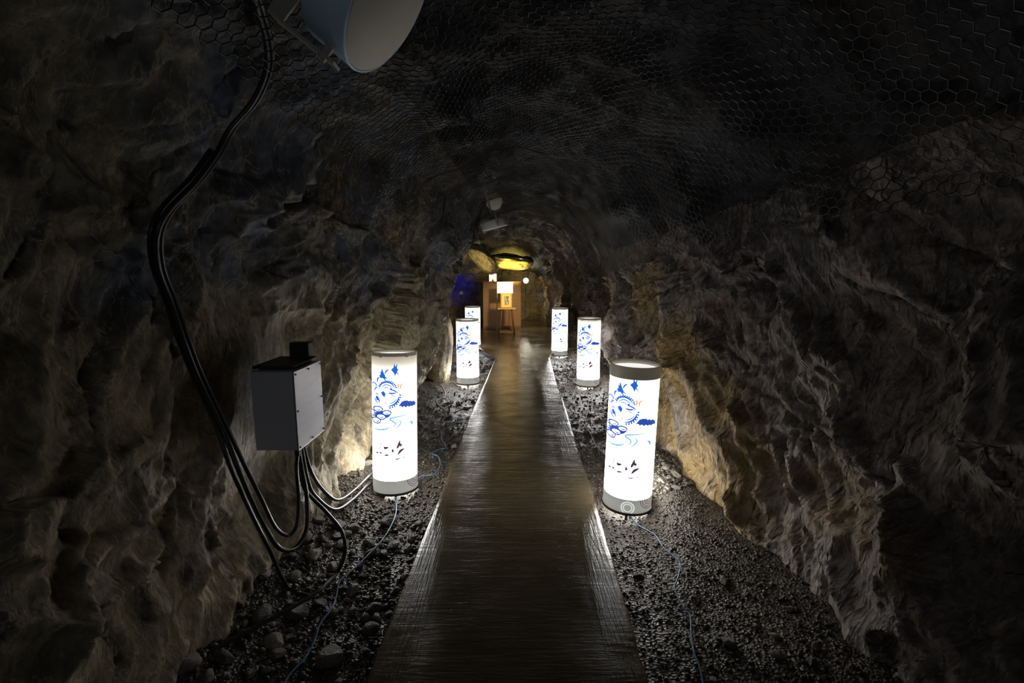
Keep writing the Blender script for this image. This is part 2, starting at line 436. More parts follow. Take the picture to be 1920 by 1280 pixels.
# wet brushed concrete
M_CON = mat('wet_concrete', (.17, .14, .105), .3); N = NT(M_CON); v = N.coords()
sx = N.coords((1.0, 9.0, 1.0)); sl = N.coords((16.0, 1.0, 1.0))
c = N.mix(N.noise(v, 1.4, 5, .6), (.105, .082, .046), (.042, .033, .021))
c = N.mix(.6, c, N.ramp(N.noise(sx, 7, 6, .65), [(.3, (.55, .55, .55)), (.7, (1.35, 1.35, 1.35))]), 'MULTIPLY')
N.l(c, N.b.inputs['Base Color'])
wet = N.noise(v, 1.7, 6, .62, .4)
N.l(N.ramp(wet, [(.36, (.07, .07, .07)), (.64, (.24, .24, .24))]), N.b.inputs['Roughness'])
xyz = N.n('ShaderNodeSeparateXYZ'); N.l(v, xyz.inputs[0])
band = N.ramp(N.math('ABSOLUTE', xyz.outputs[0]), [(.36, (0, 0, 0)), (.42, (1, 1, 1))])
lines = N.mix(band, N.math('MULTIPLY', N.noise(sx, 9, 5, .6), .4), N.noise(sl, 5, 4, .6))
b1 = N.bump(lines, .5, .008)
b2 = N.bump(N.noise(sx, 3, 6, .62, .5), .22, .012, b1)
N.bump(N.noise(v, 95, 4, .6), .12, .003, b2)
ysl = np.concatenate([np.arange(-1.9, Y_END, .03), [Y_END]])
nx = 40
V = []
for y in ysl:
    l, r = edge(LEFT_E, y), edge(RIGHT_E, y)
    xs = [l, l, l + .008] + list(np.linspace(l + .03, r - .03, nx - 6)) + [r - .008, r, r]
    zs = [-.13, -.008, 0] + [0] * (nx - 6) + [0, -.008, -.13]
    V += [(x, y, z) for x, z in zip(xs, zs)]
V = np.array(V)
e = .006 * gnoise(V * 5, 401) + .004 * gnoise(V * 21, 402)
top = V[:, 2] > -.05
V[:, 2] += np.where(top, .5 * e, 0); V[:, 0] += np.where(np.abs(V[:, 0]) > .3, e, 0)
slab = link('walkway_slab', mesh_np('walkway_slab', V, grid_faces(len(ysl), nx, True)), M_CON, smooth=True)
slab['kind'] = 'structure'; slab.name = 'floor_walkway'
# chamber floor behind the walkway
poly = [(float(edge(RIGHT_E, Y_END)), Y_END - .02), (LEFT_E[-1][0], Y_END - .02), (cl.x, cl.y), (-2.8, cl.y + .1), (-2.8, 16.6), (1.9, 16.6), (1.9, 9.6), (1.15, 9.4), (RIGHT_E[-1][0] + .05, RIGHT_E[-1][1])]
mbp = MB(); n = len(poly)
mbp.add([(x, y, 0) for x, y in poly] + [(x, y, -.13) for x, y in poly], [tuple(range(n))[::-1]] + [(i, (i + 1) % n, n + (i + 1) % n, n + i) for i in range(n)])
mbp.build('floor_chamber', M_CON, kind='structure')

# ------------------------------------------------------------------ pebbles and stones
M_ST = mat('wet_stone', (.13, .12, .11), .35); N = NT(M_ST); v = N.coords()
oi = N.n('ShaderNodeObjectInfo')
c = N.ramp(oi.outputs['Random'], [(0, (.06, .055, .05)), (.5, (.13, .118, .10)), (.85, (.21, .185, .15)), (1, (.34, .31, .26))])
c = N.mix(.7, c, N.ramp(N.noise(v, 9, 6, .7), [(.3, (.5, .5, .5)), (.7, (1.4, 1.4, 1.4))]), 'MULTIPLY')
N.l(c, N.b.inputs['Base Color']); N.bump(N.noise(v, 7, 6, .65), .5, .05)
M_PEB = mat('gravel', (.13, .115, .10), .38); N = NT(M_PEB); v = N.coords()
c = N.ramp(N.noise(v, 14, 3, .6), [(.35, (.03, .026, .022)), (.56, (.085, .072, .056)), (.74, (.28, .25, .20))])
N.l(c, N.b.inputs['Base Color'])
import bmesh
def stone_protos(k, sub, seed):
    out = []
    for i in range(k):
        bm = bmesh.new(); bmesh.ops.create_icosphere(bm, subdivisions=sub, radius=1)
        P = np.array([v.co[:] for v in bm.verts])
        nrm = rng.normal(size=(9, 3)); nrm /= np.linalg.norm(nrm, axis=1)[:, None]; off = rng.uniform(.55, .9, 9)
        for a, b in zip(nrm, off):
            d = P @ a - b; P = P - np.where(d > 0, d, 0)[:, None] * a * .9
        P = P * (1 + .10 * gnoise(P * 1.7 + i * 5, seed + i))[:, None] * np.array([1.0, .8, .55])
        F = np.array([[v.index for v in f.verts] for f in bm.faces]); bm.free(); out.append((P, F))
    return out
PB = stone_protos(6, 1, 500)
Vs, Fs, base = [], [], 0
def ok_spot(x, y):
    l, r = edge(LEFT_E, y), edge(RIGHT_E, y)
    return (x < l - .015) | (x > r + .015)
def scatter(cnt, x0, x1, y0, y1, s0, s1):
    global base
    x = rng.uniform(x0, x1, cnt); y = y0 + (y1 - y0) * rng.uniform(0, 1, cnt) ** 1.3
    g = ok_spot(x, y); x, y = x[g], y[g]; z = ground_z(x, y)
    for a, b, c_ in zip(x, y, z):
        s = s0 + (s1 - s0) * random.random() ** 3
        P, F = PB[random.randrange(6)]
        R = np.array(Euler((random.uniform(-.5, .5), random.uniform(-.5, .5), random.uniform(0, 6.3))).to_matrix())
        Vs.append((P * s) @ R.T + np.array([a, b, c_ + s * .2])); Fs.append(F + base); base += len(P)
scatter(9000, -1.5, -.3, .9, 4.2, .006, .022)
scatter(8000, .4, 1.6, .9, 4.2, .005, .015)
scatter(3000, -1.4, 1.4, 4.2, 9.0, .010, .024)
scatter(900, .85, 1.32, 2.9, 3.7, .012, .03)
gv = link('gravel', mesh_np('gravel', np.concatenate(Vs), np.concatenate(Fs)), M_PEB)
tag(gv, 'fine dark wet gravel covering the ground on both sides of the walkway', 'gravel', kind='stuff')

SPM = []
for P, F in stone_protos(10, 3, 700):
    me = mesh_np('stone', P, F); me.materials.append(M_ST)
    me.polygons.foreach_set('use_smooth', [False] * len(me.polygons)); SPM.append(me)
def stones(cnt, x0, x1, y0, y1, s0, s1, label, group, pw=2.0, keep=None):
    k = 0; tries = 0; pl = []
    while k < cnt and tries < cnt * 40:
        tries += 1
        x, y = random.uniform(x0, x1), random.uniform(y0, y1)
        s = s0 + (s1 - s0) * random.random() ** pw
        l, r = edge(LEFT_E, y), edge(RIGHT_E, y)
        if l - s - .01 < x < r + s + .01: continue
        if keep and not keep(x, y): continue
        if any((x - a) ** 2 + (y - b) ** 2 < (.85 * (s + q)) ** 2 for a, b, q in pl): continue
        if any((x - a) ** 2 + (y - b) ** 2 < (.17 + s) ** 2 for a, b in LXY): continue
        z = float(ground_z(np.array([x]), np.array([y]))[0])
        pl.append((x, y, s)); k += 1
        o = bpy.data.objects.new('stone', random.choice(SPM))
        o.location = (x, y, z + s * .22); o.scale = (s, s * random.uniform(.8, 1.1), s * random.uniform(.8, 1.1))
        o.rotation_euler = (random.uniform(-.3, .3), random.uniform(-.3, .3), random.uniform(0, 6.3))
        COL.objects.link(o)
        sz = 'small' if s < s0 + .22 * (s1 - s0) else 'mid-sized' if s < s0 + .6 * (s1 - s0) else 'large'
        dw = (l - x) if x < 0 else (x - r)
        wh = 'close to the walkway edge' if dw < .2 else 'midway to the wall' if dw < .42 else 'near the wall foot'
        yq = (y - y0) / (y1 - y0)
        ds = 'nearest strip' if yq < .34 else 'middle strip' if yq < .67 else 'farthest strip'
        tag(o, sz + ' ' + label + ', ' + wh + ', ' + ds, 'stone', group + ', ' + sz + ', ' + wh + ', ' + ds)

# ------------------------------------------------------------------ lanterns
# name of place, base pixel, height, radius, lean
LAN = [('L1', (733, 930), 1.02, .157, (-.06, .028)), ('R1', (1184, 963), .99, .158, (.0, .022)),
       ('L2', (876, 722), .95, .160, (0, 0)), ('R2', (1105, 726), .98, .160, (0, .0)),
       ('L3', (886, 656), .93, .160, (0, 0)), ('R3', (1050, 668), .95, .155, (0, 0))]
LXY = []
for n_, (px, py), h, r, ln in LAN:
    p = on_z(px, py, -.06); LXY.append((p.x, p.y + r * .8))

M_SHADE = mat('lantern_shade', (.8, .8, .78), .6); N = NT(M_SHADE)
tc = N.n('ShaderNodeTexCoord'); xyz = N.n('ShaderNodeSeparateXYZ'); N.l(tc.outputs['Object'], xyz.inputs[0])
zz = xyz.outputs[2]
N.l(N.ramp(zz, [(.80, (1.0, .98, .95)), (.93, (1.0, .93, .78)), (1.0, (.8, .70, .5))]), N.b.inputs['Emission Color'])
st = N.ramp(zz, [(.10, (1, 1, 1)), (.20, (.85, .85, .85)), (.285, (.16, .16, .16)), (.42, (.105, .105, .105)), (.82, (.10, .10, .10)), (.90, (.065, .065, .065)), (.945, (.032, .032, .032)), (.99, (.018, .018, .018))])
N.l(N.math('MULTIPLY', st, LANTERN_L * 3.4), N.b.inputs['Emission Strength'])
M_BASE = mat('lantern_base_grey', (.42, .42, .40), .5, emit=(.85, .87, .8), strength=.26)
M_RIM = mat('lantern_rim', (.34, .31, .26), .45, emit=(.9, .8, .62), strength=.055)
M_CAP = mat('lantern_top_diffuser', (.7, .7, .68), .6, emit=(1, .98, .95), strength=.9)
M_DARK = mat('lantern_lip', (.05, .05, .05), .4)
def glow(name, c, s): return mat(name, tuple(x * .6 for x in c), .6, emit=c, strength=s)
M_BLUE = glow('paint_blue', (.02, .14, .62), .95)
M_NAVY = glow('paint_navy', (.03, .10, .50), .75)
M_CYAN = glow('paint_light_blue', (.15, .48, .85), 1.0)
M_ORNG = glow('paint_orange', (.95, .42, .20), 1.0)
M_PURP = glow('paint_purple_brown', (.12, .045, .085), .6)
M_SEAL = glow('paint_seal', (.22, .12, .14), .5)
M_WHT = glow('ring_white', (.8, .85, .8), .9)

# drawing in picture units: x 183..513 across, y 85 (top) .. 1150 (foot)
def uv2cyl(x, y, R, H):
    u = (x - 183) / 330; s = max(-.999, min(.999, 2 * u - 1)); th = math.asin(s)
    z = H * (1 - (y - 85) / 1065)
    return Vector((math.sin(th) * R, -math.cos(th) * R, z))
def cpts(P, sub=6): return [(p.x, p.y) for p in smooth_path([(a, b, 0) for a, b in P], sub)]
def arc(cx, cy, rx, ry, a0, a1, n=16): return [(cx + rx * math.cos(math.radians(a0 + (a1 - a0) * i / n)), cy + ry * math.sin(math.radians(a0 + (a1 - a0) * i / n))) for i in range(n + 1)]
STK = {  # strokes: material -> (points, width, taper)
 'blue': [([(238, 345), (255, 305), (290, 290), (325, 302), (348, 335)], 7, 1), ([(250, 345), (268, 318), (292, 308), (322, 322), (335, 345)], 4, 1),
  ([(376, 392), (366, 425), (340, 452), (296, 468)], 8, 1), ([(362, 400), (350, 425), (325, 442), (300, 450)], 4, 1),
  ([(186, 322), (200, 300), (220, 315), (212, 335)], 5, 1), ([(184, 350), (196, 372)], 5, 1), ([(203, 362), (214, 340), (230, 328)], 5, 1), ([(226, 300), (230, 268), (243, 258)], 6, 1),
  ([(276, 236), (290, 210), (306, 198)], 6, 1), ([(286, 244), (304, 222)], 4, 1), ([(300, 366), (325, 372), (358, 368)], 7, 1), ([(318, 344), (342, 352), (372, 372)], 6, 1), ([(312, 380), (336, 388), (350, 402)], 3, 1),
  ([(253, 358), (262, 380), (280, 404)], 6, 1), ([(268, 350), (272, 384)], 4, 1), ([(205, 405), (215, 430), (232, 455)], 5, 1), ([(226, 395), (238, 425), (236, 448)], 5, 1), ([(212, 390), (222, 378), (236, 392)], 4, 1)],
 'cyan': [([(186, 632), (225, 642), (280, 632), (312, 612)], 6, 1), ([(455, 532), (390, 540), (330, 548), (312, 562), (345, 585), (345, 605), (325, 622)], 6, 1),
  ([(365, 560), (388, 585), (372, 610), (350, 632)], 5, 1), ([(452, 588), (468, 602), (466, 622)], 9, 1), ([(196, 312), (206, 310)], 6, 1), ([(262, 335), (290, 328), (312, 342)], 5, 1)],
 'orange': [([(362, 296), (372, 318), (362, 345)], 6, 1), ([(408, 300), (388, 318), (390, 348)], 6, 1), ([(384, 312), (374, 304)], 4, 1), ([(270, 430), (284, 440), (272, 450)], 4, 1)],
 'purple': [([(250, 733), (242, 785)], 10, 1), ([(213, 816), (252, 810)], 10, .4), ([(272, 826), (300, 821)], 9, .4), ([(380, 716), (366, 760), (358, 776)], 9, 1), ([(360, 778), (392, 742)], 7, 1), ([(412, 782), (384, 796), (364, 822)], 11, 1), ([(385, 762), (386, 800)], 7, 1), ([(340, 850), (362, 855), (382, 846)], 5, 1), ([(402, 848), (409, 850)], 6, 0), ([(276, 712), (284, 704)], 3, 1), ([(296, 722), (300, 708)], 3, 1)],
}
BLOB = {
 'blue': [[(240, 198), (254, 224), (258, 188), (270, 222), (282, 250), (302, 270), (280, 262), (290, 288), (264, 262), (247, 264), (240, 245), (250, 234)],
  [(320, 205), (335, 186), (340, 192), (343, 148), (352, 182), (367, 155), (362, 186), (373, 206), (362, 215), (381, 246), (358, 225), (350, 248), (340, 222), (322, 202)],
  [(212, 400), (226, 392), (238, 412), (232, 430), (218, 424)], [(254, 366), (268, 354), (284, 376), (276, 396), (260, 388)], [(310, 340), (322, 330), (332, 346), (318, 350)]],
 'navy': [[(370, 468), (395, 436), (398, 430), (404, 436), (412, 428), (430, 432), (434, 425), (440, 438), (462, 438), (466, 446), (480, 442), (497, 462), (495, 482), (478, 476), (470, 486), (462, 476), (446, 482), (436, 472), (424, 482), (410, 470), (398, 478), (388, 466)],
  [(205, 470), (245, 508), (268, 500), (280, 520), (318, 524), (300, 545), (282, 552), (270, 540), (225, 555), (205, 560), (210, 520), (226, 508), (204, 495)]],
 'purple': [[(264, 762), (302, 763), (290, 776), (274, 782), (266, 774)], [(320, 806), (326, 770), (339, 796)], [(366, 752), (380, 716), (384, 748), (398, 744), (388, 766)]],
}
CLOUD = [(230, 490, 31, 19), (290, 513, 29, 17), (250, 543, 31, 19), (218, 574, 29, 21), (193, 526, 16, 21)]
def ribbon(mb, pts, w, taper, R, H):
    pts = cpts(pts) if len(pts) > 2 else pts; n = len(pts); vs = []
    for i, (x, y) in enumerate(pts):
        a, b = pts[max(0, i - 1)], pts[min(n - 1, i + 1)]; dx, dy = b[0] - a[0], b[1] - a[1]; L = math.hypot(dx, dy) or 1
        t = i / (n - 1); ww = w * WSC * (1 - taper * abs(2 * t - 1) ** 2 * .8)
        vs += [uv2cyl(x - dy / L * ww, y + dx / L * ww, R, H), uv2cyl(x + dy / L * ww, y - dx / L * ww, R, H)]
    mb.add(vs, [(2 * i, 2 * i + 1, 2 * i + 3, 2 * i + 2) for i in range(n - 1)])
WSC = .8
def fill(mb, P, R, H):
    # thin upright slices, so that a painted area follows the round shade
    xs = [p[0] for p in P]; x0, x1 = min(xs), max(xs); n = max(2, int((x1 - x0) / 3.0)); n_ = len(P)
    def cuts(x):
        c = []
        for i in range(n_):
            (ax, ay), (bx, by) = P[i], P[(i + 1) % n_]
            if (ax <= x) != (bx <= x): c.append(ay + (by - ay) * (x - ax) / (bx - ax))
        return sorted(c)
    st = (x1 - x0) / n
    for k in range(n):
        xa, xb = x0 + k * st, x0 + (k + 1) * st; xm = (xa + xb) / 2
        c = cuts(xm); a = cuts(xa + st * .02); b = cuts(xb - st * .02)
        if len(a) != len(c): a = c
        if len(b) != len(c): b = c
        for j in range(0, len(c) - 1, 2):
            mb.add([uv2cyl(xa, a[j], R, H), uv2cyl(xb, b[j], R, H), uv2cyl(xb, b[j + 1], R, H), uv2cyl(xa, a[j + 1], R, H)], [(0, 3, 2, 1)])
def drawing(root, R, H):
    g = {k: MB() for k in ('blue', 'cyan', 'orange', 'purple', 'navy')}
    for k, L in STK.items():
        for pts, w, tp in L: ribbon(g[k], pts, w, tp, R, H)
    # spines on the coiled body
    for a in range(200, 345, 13):
        x, y = 296 + 56 * math.cos(math.radians(a)), 345 + 56 * math.sin(math.radians(a)); ribbon(g['blue'], [(x, y), (x + 13 * math.cos(math.radians(a + 25)), y + 13 * math.sin(math.radians(a + 25)))], 6, 0, R, H)
    for a in range(-5, 85, 12):
        x, y = 300 + 78 * math.cos(math.radians(a)), 390 + 80 * math.sin(math.radians(a)); ribbon(g['blue'], [(x, y), (x + 14 * math.cos(math.radians(a + 30)), y + 14 * math.sin(math.radians(a + 30)))], 6, 0, R, H)
    for k, L in BLOB.items():
        for P in L: fill(g[k], P, R - .0006, H)
    for cx, cy, rx, ry in CLOUD:
        ribbon(g['navy'], arc(cx, cy, rx, ry, 20, 375, 22), 5, 0, R + .0006, H)
        ribbon(g['navy'], arc(cx + 3, cy, rx * .4, ry * .38, -60, 200, 10), 3.5, 1, R + .0006, H)
    wm = MB()
    for cx, cy, rx, ry in CLOUD:
        fill(wm, arc(cx, cy, rx, ry, 0, 345, 20), R + .0002, H)
    d = g['blue'].build('dragon_drawing', M_BLUE, root)
    wm.build('cloud', M_CLOUD, d); g['navy'].build('tail', M_NAVY, d); g['cyan'].build('water', M_CYAN, d); g['orange'].build('flame', M_ORNG, d)
    g['purple'].build('calligraphy', M_PURP, root)
M_CLOUD = glow('paint_white', (.95, .97, 1.0), 3.0)
LTXT = {'L1': 'tall glowing white dragon lantern beside the steel box, nearest on the left side',
        'R1': 'glowing white dragon lantern with double ring mark on its foot, nearest on right',
        'L2': 'glowing dragon lantern left of the walkway, partly covering the one behind it',
        'R2': 'middle glowing dragon lantern of the three right of the walkway',
        'L3': 'farthest left dragon lantern, its upper end peeking out over another lantern',
        'R3': 'farthest dragon lantern right of the walkway, beside the dark recess'}
for (nm, (px, py), h, r, ln), (lx, ly) in zip(LAN, LXY):
    gzv = float(ground_z(np.array([lx]), np.array([ly]))[0])
    root = empty('dragon_lantern', (lx, ly, -.075), LTXT[nm], 'lantern', 'dragon lanterns along the walkway', rot=(ln[0], ln[1], math.atan2(-lx, ly)))
    k = h; ft = .025
    # feet
    for a in (30, 150, 270):
        q = math.radians(a); MB().bar((math.cos(q) * (r - .02), math.sin(q) * (r - .02), -.03), (math.cos(q) * (r - .02), math.sin(q) * (r - .02), .03), .02, n=8).build('foot', M_DARK, root)
    b = MB(); R = r
    b.lathe([(R + .006, ft), (R + .006, ft + .012), (R + .001, ft + .016), (R + .001, .125), (R - .004, .125), (R - .004, ft)], 64, True)
    b.build('base_ring', M_BASE, root, True)
    lp = MB().lathe([(R + .009, ft - .004), (R + .011, ft + .004), (R + .009, ft + .012), (R - .006, ft + .01), (R - .006, ft - .004)], 64, True)
    lp.build('lip', M_DARK, root, True)
    sh = MB()
    zs = np.linspace(.12, h - .012, 16)
    sh.lathe([(R, z) for z in zs], 64)
    s_ = sh.build('shade', M_SHADE, root, True)
    rim = MB()
    rd = .075 if nm == 'R1' else .022
    rim.lathe([(R + .003, h - rd), (R + .003, h - .006), (R + .006, h - .003), (R + .006, h + .002), (R - .004, h + .002), (R - .004, h - .02), (R + .0015, h - rd)], 64)
    rim.build('top_rim', M_RIM, root, True)
    MB().lathe([(R - .005, h - .03), (R * .5, h - .024), (.001, h - .022)], 48).build('top_diffuser', M_CAP, root, True)
    if nm != 'R1':
        for a in (-35, 30):     # rim clips
            q = math.radians(a); MB().box((math.sin(q) * (R + .006), -math.cos(q) * (R + .006), h - .012), (.02, .006, .03), (0, 0, q)).build('rim_clip', M_RIM, root)
    WSC = .8 if nm in ('L1', 'R1') else 1.15
    drawing(root, R + .0018, h)
    if nm == 'R1':
        g = MB()
        for rr, ww in ((.040, .006), (.026, .005)):
            vs = []
            for i in range(41):
                a = 2 * PI * i / 40
                for q in (rr - ww / 2, rr + ww / 2):
                    th = .03 + q * math.cos(a) / R; z = .072 + q * math.sin(a); vs.append((math.sin(th) * (R + .004), -math.cos(th) * (R + .004), z))
            g.add(vs, [(2 * i, 2 * i + 1, 2 * i + 3, 2 * i + 2) for i in range(40)])
        g.build('ring_mark', M_WHT, root)
    g = MB()
    for rr in (.022, .036, .052, .064):
        vs = []
        for i in range(21):
            a = PI + PI * i / 20
            for q in (rr - .0022, rr + .0022):
                th = 1.02 + q * math.cos(a) / R * 1.2; z = .122 + q * math.sin(a); vs.append((math.sin(th) * (R + .003), -math.cos(th) * (R + .003), z))
        g.add(vs, [(2 * i, 2 * i + 1, 2 * i + 3, 2 * i + 2) for i in range(20)])
    g.build('seal_print', M_SEAL, root)

# individual stones
GL = 'loose stones left of the walkway'; GR = 'loose stones right of the walkway'
stones(70, -1.25, -.55, .75, 1.75, .018, .075, 'dark stone in left foreground rubble', GL + ', unlit foreground')
stones(95, -1.25, -.5, 1.75, 2.9, .016, .062, 'grey stone before the nearest left lantern', GL + ', lit part')
stones(30, -1.2, -.45, 3.3, 5.6, .02, .06, 'stone behind the nearest left lantern', GL + ', behind lantern')
stones(40, .5, 1.45, .8, 2.2, .010, .035, 'pale stone on right foreground gravel', GR + ', foreground', 1.5)
stones(45, .85, 1.3, 2.85, 3.7, .018, .05, 'brown stone beside ring marked lantern', GR + ', heap by the wall')
stones(20, .5, 1.2, 3.6, 6.0, .015, .04, 'stone between right lanterns', GR + ', between lanterns')

# ------------------------------------------------------------------ junction box on the left wall
M_STEEL = mat('box_steel', (.42, .42, .45), .38, .55); N = NT(M_STEEL); v = N.coords((1, 1, 6))
N.l(N.mix(N.noise(v, 5, 5, .6), (.50, .49, .50), (.33, .33, .36)), N.b.inputs['Base Color']); N.bump(N.noise(v, 30, 4), .15, .004)
M_STEEL2 = mat('box_side_steel', (.66, .70, .82), .4, .0)
M_SCREW = mat('screw', (.10, .07, .06), .5, .5)
M_BLK = mat('black_cable', (.03, .03, .034), .32)
X0 = -.99
pa, pb, pc = on_x(549, 697, X0), on_x(549, 854, X0), on_x(600, 684, X0)
bw = pc.y - pa.y; bz0, bz1 = pb.z, pa.z; by0, by1 = pa.y, pc.y
jb = empty('junction_box', (X0, (by0 + by1) / 2, bz0), 'grey steel junction box with screwed lid mounted on the left rock wall', 'electrical box')
H_ = bz1 - bz0; D_ = .19
MB().box((-D_ / 2 - .006, 0, H_ / 2), (D_, bw - .006, H_ - .004), bev=.003).build('housing', M_STEEL2, jb)
lid = MB().box((0, 0, H_ / 2), (.008, bw, H_), bev=.0025).build('lid', M_STEEL, jb)
for yy in (-1, 1):
    for q in (.04, .5, .96):
        MB().bar((.003, yy * (bw / 2 - .012), q * H_), (.009, yy * (bw / 2 - .012), q * H_), .009, n=8).build('screw', M_SCREW, lid)
for q in (.04, .96): MB().bar((.003, 0, q * H_), (.009, 0, q * H_), .009, n=8).build('screw', M_SCREW, lid)
for i in range(5):
    MB().bar((-.02 - .015 * i, -bw / 2 + .03 + i * .045, -.035), (-.02 - .015 * i, -bw / 2 + .03 + i * .045, .001), .024, n=10).build('cable_gland', M_BLK, jb)
bk = MB().box((X0 - .12, (by0 + by1) / 2 + .04, bz1 + .010), (.19, bw * .95, .014), (0, 0, .03), bev=.006).box((X0 - .1, by1 + .02, bz1 + .05), (.10, .06, .085), bev=.006)  # dark plates put in for the recess shadow above the box
o = bk.build('recess_shade_plate', mat('recess_shade_dark', (.05, .045, .04), .6, .3), None)
tag(o, 'dark plates standing in for the recess shadow just above the steel box', 'bracket')

# ------------------------------------------------------------------ cables
def cable(name, pts, r, material, label, cat='cable', group=None, sub=8):
    o = link(name, tube_mesh(name, smooth_path(pts, sub), r), material, smooth=True); tag(o, label, cat, group); return o
def wallpts(b, pix, off, ry=None):
    P = [hit(b, x, y, off) for x, y in pix]
    # relax the depth so that the cable hangs over hollows of the rock
    D = [(p - CAMP).length for p in P]
    for _ in range(3): D = [min(D[i], (D[max(i - 1, 0)] + D[min(i + 1, len(D) - 1)]) / 2) for i in range(len(D))]
    return [CAMP + ray(*q).normalized() * d for q, d in zip(pix, D)]
g1 = (X0 - .02, by0 + .03, bz0 - .03); g2 = (X0 - .035, by0 + .075, bz0 - .03); g3 = (X0 - .05, by0 + .12, bz0 - .03); g4 = (X0 - .065, by0 + .165, bz0 - .03); g5 = (X0 - .08, by0 + .21, bz0 - .03)
run = [(470, -60), (492, 15), (508, 75), (508, 130), (482, 190), (440, 240), (415, 285), (375, 340), (325, 392), (303, 440), (306, 500), (328, 560), (355, 640), (385, 715), (425, 800)]
def shift(L, dx, dy=0): return [(x + dx, y + dy) for x, y in L]
Yb = by0
c1 = wallpts(BL, run, .05) + [at(455, 865, 1.86), at(490, 935, 1.86), at(516, 988, 1.88), at(540, 1003, 1.92), at(556, 985, 1.96), at(560, 940, 1.99), at(556, 880, 2.0)] + [Vector(g1)]
cable('wall_cable', c1, .0085, M_BLK, 'black cable from the roof, shorter loop below the steel box', group='cables down the left wall')
c2 = wallpts(BL, shift(run, -9, 2), .06) + [at(445, 875, 1.80), at(478, 950, 1.82), at(510, 1010, 1.84), at(530, 1030, 1.86), at(556, 1024, 1.93), at(575, 990, 2.0), at(575, 930, 2.05), at(566, 880, 2.06)] + [Vector(g2)]
cable('wall_cable', c2, .010, M_BLK, 'thick black cable from the roof, deepest loop below the steel box', group='cables down the left wall')
c3 = wallpts(BL, shift(run, -20, -4), .03)[6:] + [at(430, 870, 1.82), at(470, 960, 1.86), at(505, 1030, 1.9), on_z(540, 1100, -.02), on_z(590, 1120, -.03)]
cable('wall_cable', c3, .009, M_BLK, 'outer black cable on the left wall reaching the rubble under the box', group='cables down the left wall')
L1 = LXY[0]
c4 = [Vector(g5), at(582, 880, 2.30), at(603, 915, 2.45), at(632, 937, 2.6), at(662, 920, 2.85), at(690, 893, 3.1), at(705, 880, 3.4)]
cable('feed_cable', c4, .010, M_BLK, 'grey black cable sagging from steel box to behind nearest left lantern, upper one', group='cables behind the left lantern')
c5 = [Vector(g4), at(577, 900, 2.25), at(592, 930, 2.35), at(627, 955, 2.5), at(660, 937, 2.75), at(690, 908, 3.05), at(706, 898, 3.4)]
cable('feed_cable', c5, .010, M_BLK, 'grey black cable sagging from steel box to behind nearest left lantern, lower one', group='cables behind the left lantern')
c6 = [Vector(g3), at(566, 900, 2.10), at(578, 925, 2.12), at(612, 960, 2.15), at(640, 995, 2.12), at(647, 1030, 2.05)] + [on_z(x, y, -.0) for x, y in ((635, 1068), (600, 1105), (545, 1140), (470, 1180), (390, 1225), (330, 1275))]
cable('feed_cable', c6, .009, M_BLK, 'dark cable curving from the steel box down over the rubble to lower left')
M_WIRE = mat('blue_wire', (.09, .20, .34), .35)
M_WIREW = mat('white_wire', (.55, .55, .52), .4)
def gpts(pix, lift=.014):
    out = []
    for x, y in pix:
        z = -.05
        for _ in range(5):
            p = on_z(x, y, z); z = float(ground_z(np.array([p.x]), np.array([p.y]))[0]) + lift
        out.append(on_z(x, y, z + .012))
    return out
cable('blue_wire', gpts([(744, 934), (741, 968), (722, 1005), (700, 1030), (668, 1062), (638, 1088), (630, 1120), (622, 1140), (600, 1170), (588, 1205), (570, 1235), (545, 1262), (528, 1290)], .02), .0042, M_WIRE, 'thin blue wire from the nearest left lantern over rubble to the foreground', 'wire')
cable('blue_wire', gpts([(772, 908), (790, 893), (815, 888), (825, 872), (822, 856), (810, 850), (824, 842), (836, 838), (828, 822), (832, 806), (856, 790), (848, 775), (868, 765), (862, 750), (885, 735)], .02), .0048, M_WIRE, 'blue wire winding behind the nearest left lantern toward the next one', 'wire')
cable('blue_wire', gpts([(1180, 966), (1198, 985), (1228, 1003), (1245, 1028), (1274, 1054), (1272, 1080), (1265, 1104), (1280, 1135), (1294, 1155), (1296, 1190), (1302, 1225), (1312, 1250), (1320, 1290)], .02), .0042, M_WIRE, 'thin blue wire from the ring marked right lantern to the foreground', 'wire')
cable('white_wire', gpts([(1138, 855), (1118, 835), (1108, 815), (1098, 795), (1102, 770), (1104, 752), (1118, 738)], .012), .0045, M_WIREW, 'pale wire between the nearest and middle right lanterns', 'wire')
cable('white_wire', gpts([(1050, 676), (1058, 682), (1056, 690), (1068, 700), (1066, 708), (1075, 712), (1082, 722)], .012), .005, M_WIREW, 'pale wire between the middle and farthest right lanterns', 'wire')
cable('white_wire', gpts([(895, 672), (905, 677), (908, 684), (900, 692), (880, 700), (872, 716), (884, 728), (870, 740)], .012), .005, M_WIREW, 'pale wire in the rubble right of the overlapping left lanterns', 'wire')
wv = gpts([(814, 716), (826, 722), (834, 735), (832, 745), (818, 752), (828, 765), (838, 772)], .03)
cable('grey_hose', wv, .009, mat('grey_hose', (.26, .25, .24), .45), 'thin grey hose curling out of the rock foot behind nearest left lantern', 'hose')

